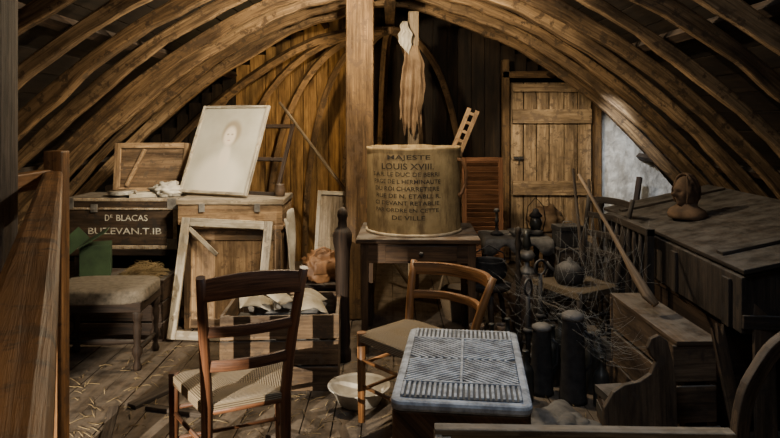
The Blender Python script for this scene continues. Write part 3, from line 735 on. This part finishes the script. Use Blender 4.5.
solo('enamel_basin','round white enamel basin with chipped rim on the floor','basin',MB().lathe([(q*.9,z_) for q,z_ in [(0,0),(.11,0),(.125,.01),(.165,.085),(.185,.092),(.187,.097),(.18,.098),(.16,.09),(.12,.016),(0,.01)]],n=44),'enamel',loc=(-.165,3.475,0))
for i,(x,y,a,l,w_) in enumerate([(-.35,3.0,1.1,.5,.08),(-1.25,3.6,-.5,.45,.07),(-.1,2.7,2.2,.4,.06),(-1.35,3.1,.3,.6,.05),(-1.1,3.35,1.3,.35,.04)]):
    solo('broken_plank','grey broken plank lying on the floor','plank',MB().box((0,0,.011),(w_,l,.022)),'grey',loc=(x,y,0),rz=a,bev=.003,group='broken planks on the floor')

c=thing('pale_crate','low pale wooden crate with open top','crate',(.58,1.80,0),rz=-.035)
slat_crate(c,.90,.38,.55,.022,'crateP',rows=4)
part(c,'top_batten',MB().box((0,.18,.558),(.90,.045,.018)),'crateP',bev=.003)

# ------------------------------------------------------------------ right side
u=thing('long_box','long dusty dark wooden box with sloping lid','box',(1.99,3.88,.56),rz=-.035)
def prism(x0,x1,y0,y1,z0,za,zb,mb=None):
    mb=mb or MB(); M4=Matrix.Translation((0,(y0+y1)/2,0))@Matrix.Rotation(math.pi/2,4,'X')
    return mb.extr([(x0,z0),(x1,z0),(x1,zb),(x0,za)],y1-y0,M4)
sl=math.atan2(.18,.8)
part(u,'body',prism(-.40,.36,-1.02,1.02,0,.25,.42),'dustw',bev=.006)
part(u,'lid',MB().box((-.01,0,.368),(.81,2.10,.024),(0,-sl,0)),'dustw',bev=.006)
part(u,'lid_cleat',MB().box((-.01,-.75,.388),(.74,.07,.02),(0,-sl,0)),'dustw',bev=.004)
part(u,'lid_cleat',MB().box((-.01,.75,.388),(.74,.07,.02),(0,-sl,0)),'dustw',bev=.004)
for y in (-.9,-.3,.3,.9): part(u,'side_batten',MB().box((-.409,y,.115),(.016,.07,.22)),'dustw',bev=.003)
part(u,'front_batten',MB().box((0,-1.03,.05),(.8,.02,.06),(0,.02,0)),'dustw',bev=.003)
u=thing('dark_chest','dark wooden chest under the long box','chest',(1.93,3.9,0))
part(u,'body',MB().box((0,0,.26),(.62,1.5,.52)),'darkw',bev=.006)
part(u,'lid',MB().box((0,0,.54),(.64,1.54,.038)),'darkw',bev=.005)
c=thing('side_crate','narrow rough brown plank crate beside the dark chest','crate',(1.345,3.25,0),rz=.02)
slat_crate(c,.19,.80,.52,.02,'scroll',rows=3,open_=False,gap=.02,rough=.018)
def jag(w,l):
    o=[(-w/2,0),(w/2,0)]
    for k in range(5): o.append((w/2-w*k/4,l+R(-.07,.03)))
    return o
for i,(p,rot,w_,l) in enumerate([((1.60,2.76,.0),(1.40,.10,.1),.10,.80),((1.80,2.66,.0),(1.35,-.05,.0),.12,.74),((2.0,2.58,.0),(1.32,-.2,.05),.09,.86),((1.50,2.72,.0),(1.42,-.12,.25),.06,.62)]):
    solo('loose_board','splintered dusty board leaning against the long box','board',MB().extr(jag(w_,l),.018),'scroll' if i!=1 else 'grey',loc=p,rot=rot,group='loose boards by the long box',bev=.002)

def head(u_,v_):
    th=u_*2*math.pi; ph=(v_-.5)*math.pi
    n_=V((math.cos(th)*math.cos(ph),math.sin(th)*math.cos(ph),math.sin(ph)))
    p=V((n_.x*.078,n_.y*.064,n_.z*.098))
    if n_.z<0: p.x*=1+.12*n_.z*(1 if n_.x<0 else 0); p.y*=1+.28*n_.z
    if n_.x>0:
        G=lambda y,z,s,t:math.exp(-((n_.y-y)/s)**2-((n_.z-z)/t)**2)
        p.x+=.034*G(0,-.12,.16,.14)+.014*G(0,.05,.12,.2)+.010*G(0,.22,.5,.08)-.016*(G(.36,.05,.16,.10)+G(-.36,.05,.16,.10))
        p.x+=.010*G(0,-.43,.24,.06)+.008*G(0,-.53,.2,.05)-.006*G(0,-.48,.3,.03)+.016*G(0,-.75,.3,.14)
    return p+V((0,0,.155))
bu=thing('carved_bust','carved dull brown wooden head with wavy hair on the box','bust',(1.82,4.0,.915),rz=math.radians(200))
part(bu,'head',MB().grid(head,48,36).lathe([(.0,-.005),(.095,-.005),(.10,.02),(.09,.045),(.055,.07),(.043,.11),(.0,.13)],n=24,c=(-.01,0,0),sq=1.3),'terra')
def hair(u_,v_):
    th=.95+u_*(2*math.pi-1.9); ph=(-.22+v_*.72)*math.pi
    ph=min(ph,math.pi/2)
    n_=V((math.cos(th)*math.cos(ph),math.sin(th)*math.cos(ph),math.sin(ph)))
    k=1.06+.09*noise.noise(n_*5)+.04*math.sin(th*11+ph*5)
    return V((n_.x*.08*k,n_.y*.068*k,n_.z*.102*k+.158))
part(bu,'hair',MB().grid(hair,60,30),'terra',solid=.006)
solo('worn_club','long slim worn stick with a swollen end on the crate','stick',MB().tube([(1.08,3.72,1.20),(1.13,3.60,1.06),(1.18,3.48,.92),(1.215,3.38,.81),(1.25,3.29,.71),(1.28,3.24,.64),(1.31,3.20,.60)],[.009,.010,.011,.013,.024,.028,.018],n=12),'club')
solo('leaning_batten','thin dark batten leaning by the plastered wall','batten',MB().beam((2.36,6.5,0.01),(2.58,6.72,.93),.05,.04),'darkw',bev=.003)
out=[(0,0),(.31,0),(.315,.42),(.30,.54),(.285,.60),(.25,.625),(.215,.61),(.20,.575),(.215,.54),(.235,.52),(.21,.47),(.16,.44),(.10,.43),(.05,.40),(.01,.34)]
solo('scrolled_board','brown scroll-edged wooden cradle end board','board',MB().extr(out,.028,Matrix.Rotation(math.pi/2,4,'X')),'scroll',loc=(.86,2.62,0.0),rot=(-.08,0,.06),bev=.004)
mb=MB(); o=(R(0,50),R(0,50)); n_=36; r0,r1=.365,.415
for j in range(n_+1):
    a=math.radians(88+184*j/n_); q=.006*noise.noise(V((j*.4,0,0)))
    for (rr,yy) in ((r0+q,-.02),(r1+q,-.02),(r1+q,.02),(r0+q,.02)): mb.v.append(V((rr*math.cos(a),yy,max(rr*math.sin(a),-.415))))
for j in range(n_):
    for e in range(4):
        e2=(e+1)%4; mb.face([j*4+e,j*4+e2,j*4+4+e2,j*4+4+e],[(j*.035+o[0],e*.1+o[1]),(j*.035+o[0],e*.1+.07+o[1]),(j*.035+.035+o[0],e*.1+.07+o[1]),(j*.035+.035+o[0],e*.1+o[1])])
mb.face([0,1,2,3],[(0,0)]*4); b=n_*4; mb.face([b,b+1,b+2,b+3],[(0,0)]*4)
solo('curved_timber','plain dark curved timber standing beside leaning boards','timber',mb,'scroll',loc=(1.60,2.30,.416),rz=.12,bev=.004)

t=thing('side_table','small dark table with grey dusty clutter','table',(.97,5.08,0))
part(t,'table_top',MB().box((0,0,.60),(.5,.4,.025)),'dustw',bev=.004)
for sx in (-.21,.21):
    for sy in (-.16,.16): part(t,'leg',MB().lathe([(.015,0),(.02,.1),(.014,.3),(.025,.5),(.025,.588)],c=(sx,sy,0),n=10),'darkw')
def cloth(u_,v_):
    x=(u_-.5)*.56; y=(v_-.5)*.46; z=.618+.006*noise.noise(V((x*9,y*9,0)))
    ex=max(0,abs(x)-.255); ey=max(0,abs(y)-.205)
    z-=min(.12,(ex+ey)*3.5*(1+.5*math.sin(x*30+y*20)))
    return (.97+min(.262,abs(x))*math.copysign(1,x),5.08+min(.212,abs(y))*math.copysign(1,y),z)
solo('dust_cloth','grey dusty cloth spread over the small table','cloth',MB().grid(cloth,40,34),'dustc',solid=.004)
l=thing('lantern','black wire-handled lantern on the small table','lantern',(1.13,5.04,.626))
part(l,'base',MB().lathe([(0,0),(.055,0),(.06,.02),(.045,.04),(0,.045)],n=20),'iron')
part(l,'glass',MB().lathe([(.035,.04),(.05,.09),(.035,.14)],n=20),'glass')
part(l,'cap',MB().lathe([(.045,.14),(.05,.15),(.025,.18),(.02,.2),(0,.205)],n=20),'iron')
part(l,'handle',MB().tube([(-.055,0,.03),(-.075,0,.12),(-.06,0,.22),(0,0,.29),(.06,0,.22),(.075,0,.12),(.055,0,.03)],.004),'wire')
c=thing('tea_chest','dark plank chest beside the small table','crate',(1.40,4.98,0))
slat_crate(c,.32,.36,.54,.018,'dustw',rows=3,open_=False)
b=thing('black_box','small black metal cash box','box',(1.345,4.92,.562),rz=.2)
part(b,'body',MB().box((0,0,.06),(.19,.15,.12)),'iron',bev=.006); part(b,'lid',MB().box((0,0,.14),(.2,.16,.04)),'iron',bev=.008)
part(b,'handle',MB().tube([(-.04,0,.155),(-.035,0,.185),(.035,0,.185),(.04,0,.155)],.005),'steel')
ladder_chair('broken_chair','dusty dark ladder-back chair in the cobwebbed clutter',(1.23,4.24,0),math.radians(115),tz=1.0,wood_='dustw',seat_='rushd',slats=((.62,.04),(.74,.04),(.86,.04),(.96,.04)))
solo('iron_kettle','black iron kettle standing on the broken chair','kettle',MB().lathe([(0,0),(.08,0),(.10,.04),(.09,.10),(.05,.13),(.02,.14),(.012,.16),(0,.165)],n=26).tube([(.08,0,.05),(.13,0,.09),(.15,0,.12)],[.016,.011,.009]).tube([(-.07,0,.11),(-.06,0,.19),(0,0,.225),(.06,0,.19),(.07,0,.11)],.006),'iron',loc=(1.16,4.20,.462),rz=2.6)
s=thing('wooden_stool','dark dusty three-legged milking stool','stool',(.68,4.46,0))
part(s,'seat',MB().lathe([(0,.36),(.14,.36),(.15,.375),(.145,.395),(0,.40)],n=28),'dustw')
for k in range(3):
    a=k*2.094+.5; part(s,'leg',MB().tube([(.15*math.cos(a),.15*math.sin(a),0),(.09*math.cos(a),.09*math.sin(a),.365)],[.014,.02]),'darkw')
solo('iron_cauldron','black iron cooking pot with bail handle on the stool','pot',MB().lathe([(0,0),(.06,.0),(.11,.04),(.125,.09),(.105,.14),(.115,.155),(.105,.155),(.095,.14),(.11,.09),(.09,.03),(0,.02)],n=28).tube([(-.11,0,.14),(-.10,0,.2),(0,0,.255),(.10,0,.2),(.11,0,.14)],.005),'iron',loc=(.68,4.46,.40))
for i,(x,y,h) in enumerate([(.93,4.02,.62),(.82,3.86,.54)]):
    a=thing('andiron','black wrought iron fire dog with ring top','andiron',(x,y,0),rz=.5+i*.4,group='fireplace irons')
    part(a,'feet',MB().tube([(-.10,0,.01),(-.07,0,.07),(0,0,.10),(.07,0,.07),(.10,0,.01)],.012).tube([(0,0,.10),(0,.16,.09),(0,.20,.012)],.011),'iron')
    part(a,'shaft',MB().tube([(0,0,.09),(0,0,h*.5),(0,0,h-.06)],[.014,.018,.012]).lathe([(0,h*.45),(.03,h*.47),(.03,h*.5),(0,h*.52)],n=14),'iron')
    part(a,'ring',MB().tube([(.045*math.cos(q*.524),0,h-.02+.045*math.sin(q*.524)) for q in range(12)],.008,closed=True),'iron')
def can(x,y,h,r,nm,lb,m_):
    c=thing(nm,lb,'canister',(x,y,0),group='tall dark canisters')
    part(c,'body',MB().lathe([(0,0),(r*1.15,0),(r*1.1,.02),(r*.85,h*.86),(r*.9,h*.88),(0,h*.88)],n=28),m_)
    part(c,'lid',MB().lathe([(0,h*.88),(r*.92,h*.88),(r*.9,h*.93),(r*.5,h*.96),(0,h*.965)],n=28),'dustc',label='dusty pale lid')
    part(c,'handle',MB().tube([(r*.95,0,h*.75),(r*1.5,0,h*.68),(r*1.5,0,h*.4),(r*1.02,0,h*.32)],.007),'iron')
can(.985,3.50,.50,.066,'tall_canister','tall black tapering tin canister with dusty lid','iron')
can(.84,3.60,.40,.058,'tall_canister','shorter black tapering tin canister with dusty lid','iron')
def bottle(x,y,h,m_,lb,k=1):
    solo('glass_bottle',lb,'bottle',MB().lathe([(r*k,q) for r,q in [(0,0),(.036,0),(.038,.01),(.038,h*.58),(.03,h*.68),(.013,h*.78),(.012,h*.96),(.016,h*.97),(.015,h),(0,h)]],n=22),m_,loc=(x,y,0),group='old bottles on the floor')
for x,y,h in ((.70,3.68,.30),(.73,3.50,.27),(1.12,3.62,.33),(.60,3.84,.31),(1.08,3.80,.36),(1.20,3.74,.30),(1.04,3.97,.33),(.72,3.98,.30),(1.12,3.44,.26),(.93,3.72,.34)): bottle(x,y,h,'glass','dark dusty glass wine bottle standing on the floor',1.15)
bottle(.60,3.14,.16,'blue','small blue glass bottle beside the heater')
for i,(x,y,h,r) in enumerate([(.54,4.04,.24,.075),(.72,4.17,.20,.075),(.98,4.66,.42,.13)]):
    solo('stoneware_jar','dusty brown stoneware jar standing in the clutter','jar',MB().lathe([(0,0),(r*.7,0),(r*.95,h*.25),(r,h*.55),(r*.8,h*.8),(r*.55,h*.9),(r*.65,h),(r*.55,h),(r*.45,h*.9),(r*.6,h*.7),(0,h*.6)],n=26),'stone',loc=(x,y,0),group='stoneware jars')
for i,(x,y,h) in enumerate([(.86,4.36,.80),(1.50,4.62,.95)]):
    p=[(0,0),(.03,0),(.03,.06),(.016,.08)]
    for k in range(6):
        z0=.08+(h-.14)*k/6; s_=(h-.14)/6; p+=[(.014,z0+.02*s_),(.026 if k%2 else .02,z0+.5*s_),(.013,z0+.96*s_)]
    p+=[(.024,h-.04),(.018,h-.01),(0,h)]
    solo('turned_spindle','dark dusty turned wooden spindle standing in the clutter','spindle',MB().lathe(p,n=12),'dustw',loc=(x,y,0),group='turned spindles')
l=thing('oil_lamp','dusty tin oil lamp standing on the jar','lamp',(.98,4.66,.42))
part(l,'base',MB().lathe([(0,0),(.07,0),(.06,.02),(.02,.05),(.02,.09),(0,.09)],n=20),'steel')
part(l,'reservoir',MB().lathe([(0,.09),(.04,.09),(.065,.125),(.04,.16),(0,.165)],n=22),'steel')
part(l,'chimney',MB().lathe([(.022,.165),(.035,.20),(.022,.26),(.018,.31)],n=18),'glass',solid=.002)
solo('candlestick','dull tarnished candlestick on the small table','candlestick',MB().lathe([(0,0),(.05,0),(.045,.015),(.012,.03),(.01,.09),(.02,.10),(.01,.12),(.01,.17),(.025,.18),(.016,.2),(0,.2)],n=20),'iron',loc=(.83,5.06,.626))
solo('tin_bowl','dusty dented tin bowl on the small table','bowl',MB().lathe([(0,0),(.04,0),(.08,.05),(.075,.05),(.036,.006),(0,.006)],n=26),'steel',loc=(.98,4.98,.626))
c=thing('wicker_basket','dark wicker basket with arched handle beside the jars','basket',(.54,4.99,0))
part(c,'body',MB().lathe([(0,0),(.12,0),(.15,.12),(.17,.22),(.16,.22),(.14,.12),(.11,.01),(0,.01)],n=28),'wicker')
part(c,'handle',MB().tube([(-.16,0,.2),(-.13,0,.33),(0,0,.40),(.13,0,.33),(.16,0,.2)],.01),'wicker')
z=0
for i in range(4):
    h=R(.03,.05); w_=R(.14,.16); d2=R(.2,.22); bk=thing('old_book','dusty old book with worn cover in a floor stack','book',(1.12+R(-.01,.01),3.20+R(-.015,.015),z),rz=R(-.15,.15),group='stack of old books')
    part(bk,'cover',MB().box((0,0,.003),(w_,d2,.005)).box((0,0,h-.003),(w_,d2,.005)).box((-w_/2+.003,0,h/2),(.006,d2,h-.004)),['bookr','bookb'][i%2])
    part(bk,'pages',MB().box((.002,0,h/2),(w_-.012,d2-.012,h-.011)),'dustc')
    z+=h+.001
solo('cloth_heap','dusty grey crumpled cloth heap on the floor','cloth',MB().blob((0,0,.05),(.18,.20,.08),amp=.2,fr=1.4,flat=-.05,nu=72,nv=40,seed=21,fold=.3),'dustc',loc=(.80,3.03,.0))
solo('cloth_heap','pale dusty rag heap by the canisters','cloth',MB().blob((0,0,.04),(.10,.10,.06),amp=.2,fr=1.6,flat=-.04,nu=56,nv=30,seed=31,fold=.3),'dustc',loc=(.60,3.36,.0))
f=thing('baluster_panel','dusty dark spindle panel standing beside the long box','railing',(1.505,4.1,0),rz=math.radians(90))
part(f,'top_rail',MB().box((0,0,.86),(.7,.05,.045)),'dustw',bev=.005); part(f,'bottom_rail',MB().box((0,0,.06),(.7,.04,.045)),'dustw',bev=.005)
for k in range(7):
    x=-.3+k*.1; part(f,'spindle',MB().lathe([(.010,.08),(.018,.16),(.010,.2),(.02,.45),(.010,.65),(.018,.75),(.010,.84)],c=(x,0,0),n=10),'dustw')
for sx in (-.33,.33): part(f,'end_post',MB().box((sx,0,.44),(.04,.045,.88)),'dustw',bev=.004)
mb=MB()
def web(a,b,sag):
    a=V(a);b=V(b); mb.tube([a.lerp(b,t)-V((0,0,sag*4*t*(1-t)))+V((R(-.006,.006),0,R(-.006,.006))) for t in (0,.15,.3,.45,.6,.75,.9,1)],R(.0004,.0008),n=3)
for i in range(50): web((R(1.0,1.5),R(3.7,4.2),R(.7,.95)),(R(.95,1.5),R(3.4,4.2),R(.3,.8)),R(.04,.16))
for i in range(36): web((R(.9,1.1),3.5+R(-.1,.3),R(.35,.5)),(R(1.25,1.4),R(3.0,3.7),R(.4,.55)),R(.05,.2))
for i in range(40): web((R(.6,.95),R(3.6,4.3),R(.25,.65)),(R(.8,1.2),R(3.5,4.3),R(.2,.6)),R(.03,.12))
o=solo('cobwebs','grey cobweb strands stretched over the clutter','cobweb',mb,'web'); o['kind']='stuff'
for i,(p,q) in enumerate([((1.36,4.55,0),(1.30,4.62,1.17)),((1.52,4.76,0),(1.46,4.78,1.08))]):
    solo('wooden_stake','rough grey wooden stake standing in the clutter','stake',MB().tube([p,((p[0]+q[0])/2+.01,p[1],q[2]/2),q],[.016,.014,.01],n=7),'grey',group='upright stakes')
c=thing('wooden_crate','brown plank crate in front of the door','crate',(1.55,6.3,0),rz=.1); slat_crate(c,.5,.4,.42,.018,'crate',rows=3,open_=False)
solo('sack','slumped brown sack on the crate by the door','sack',MB().blob((0,0,.11),(.17,.13,.13),amp=.3,fr=2.0,flat=-.11,seed=8,nu=40,nv=22,fold=.15),'rag',loc=(1.5,6.28,.441))
o=solo('floor_litter','scattered straw and wood splinters on the floor','litter',strawpile(900,-.5,3.3,0,1.5,1.3,.006,r=.0019,L=(.02,.10)),'straw'); o['kind']='stuff'

# ------------------------------------------------------------------ lights
def light(kind,loc,target,energy,color,size=.1,spot=None,blend=.5):
    l=bpy.data.lights.new('lamp',kind); l.energy=energy; l.color=color  # one name for the ridge lamps and the added fills alike
    if kind=='AREA': l.size=size
    else: l.shadow_soft_size=size
    if kind=='SPOT': l.spot_size=math.radians(spot); l.spot_blend=blend
    o=bpy.data.objects.new('scene_light',l); COL.objects.link(o); o.location=loc
    o.rotation_euler=(V(target)-V(loc)).to_track_quat('-Z','Y').to_euler(); return o
light('POINT',(-.20,4.15,2.34),(0,0,0),125,(1,.80,.52),.03)
light('POINT',(.38,3.7,2.32),(0,0,0),26,(1,.84,.60),.03)
light('SPOT',(-.25,3.1,1.95),(-1.7,4.0,1.75),60,(1,.80,.52),.03,90,.8)  # added spot to brighten the left rafters
light('SPOT',(-.3,3.3,2.2),(-1.3,4.95,1.25),230,(1,.91,.72),.04,38,.8)  # added spot to lift the portrait
light('SPOT',(-.4,3.2,2.15),(-1.65,4.95,.65),120,(1,.84,.60),.04,50,.8)  # added spot to lighten the trunk and chest
light('SPOT',(-.1,3.2,2.15),(.12,4.5,1.0),34,(1,.84,.62),.04,40,.8)
light('SPOT',(1.1,5.25,2.05),(1.75,7.0,1.1),100,(1,.82,.56),.04,46,.8)  # added spot aimed at the door
light('SPOT',(1.6,5.25,1.7),(2.85,7,1.0),95,(.92,.96,1),.05,42,.8)  # added cool spot to brighten the plaster
light('POINT',(-.9,6.15,1.7),(0,0,0),13,(1,.70,.34),.04)
light('AREA',(.45,1.9,2.05),(.4,2.7,.5),8,(.62,.79,1),.35)  # added cool fill over the heater lid
light('AREA',(-.5,-.6,2.1),(-.6,2.4,.9),7,(1,.84,.66),.6)  # added warm fill from behind the camera
light('SPOT',(-1.62,.6,1.0),(-.95,3.15,0),800,(1,.88,.70),.003,40,.3)
light('SPOT',(.9,2.4,2.1),(1.3,3.7,.4),14,(.88,.92,1),.1,52,.8)

w=bpy.data.worlds.new('w'); SC.world=w; w.use_nodes=True
w.node_tree.nodes['Background'].inputs[0].default_value=(.5,.6,.8,1); w.node_tree.nodes['Background'].inputs[1].default_value=.02

cam=bpy.data.cameras.new('camera'); co=bpy.data.objects.new('camera',cam); COL.objects.link(co)
co.location=(0,0,1.5); co.rotation_euler=(math.pi/2,0,0); cam.lens=30; cam.sensor_width=36; cam.shift_y=-97/780; cam.clip_start=.02
SC.camera=co
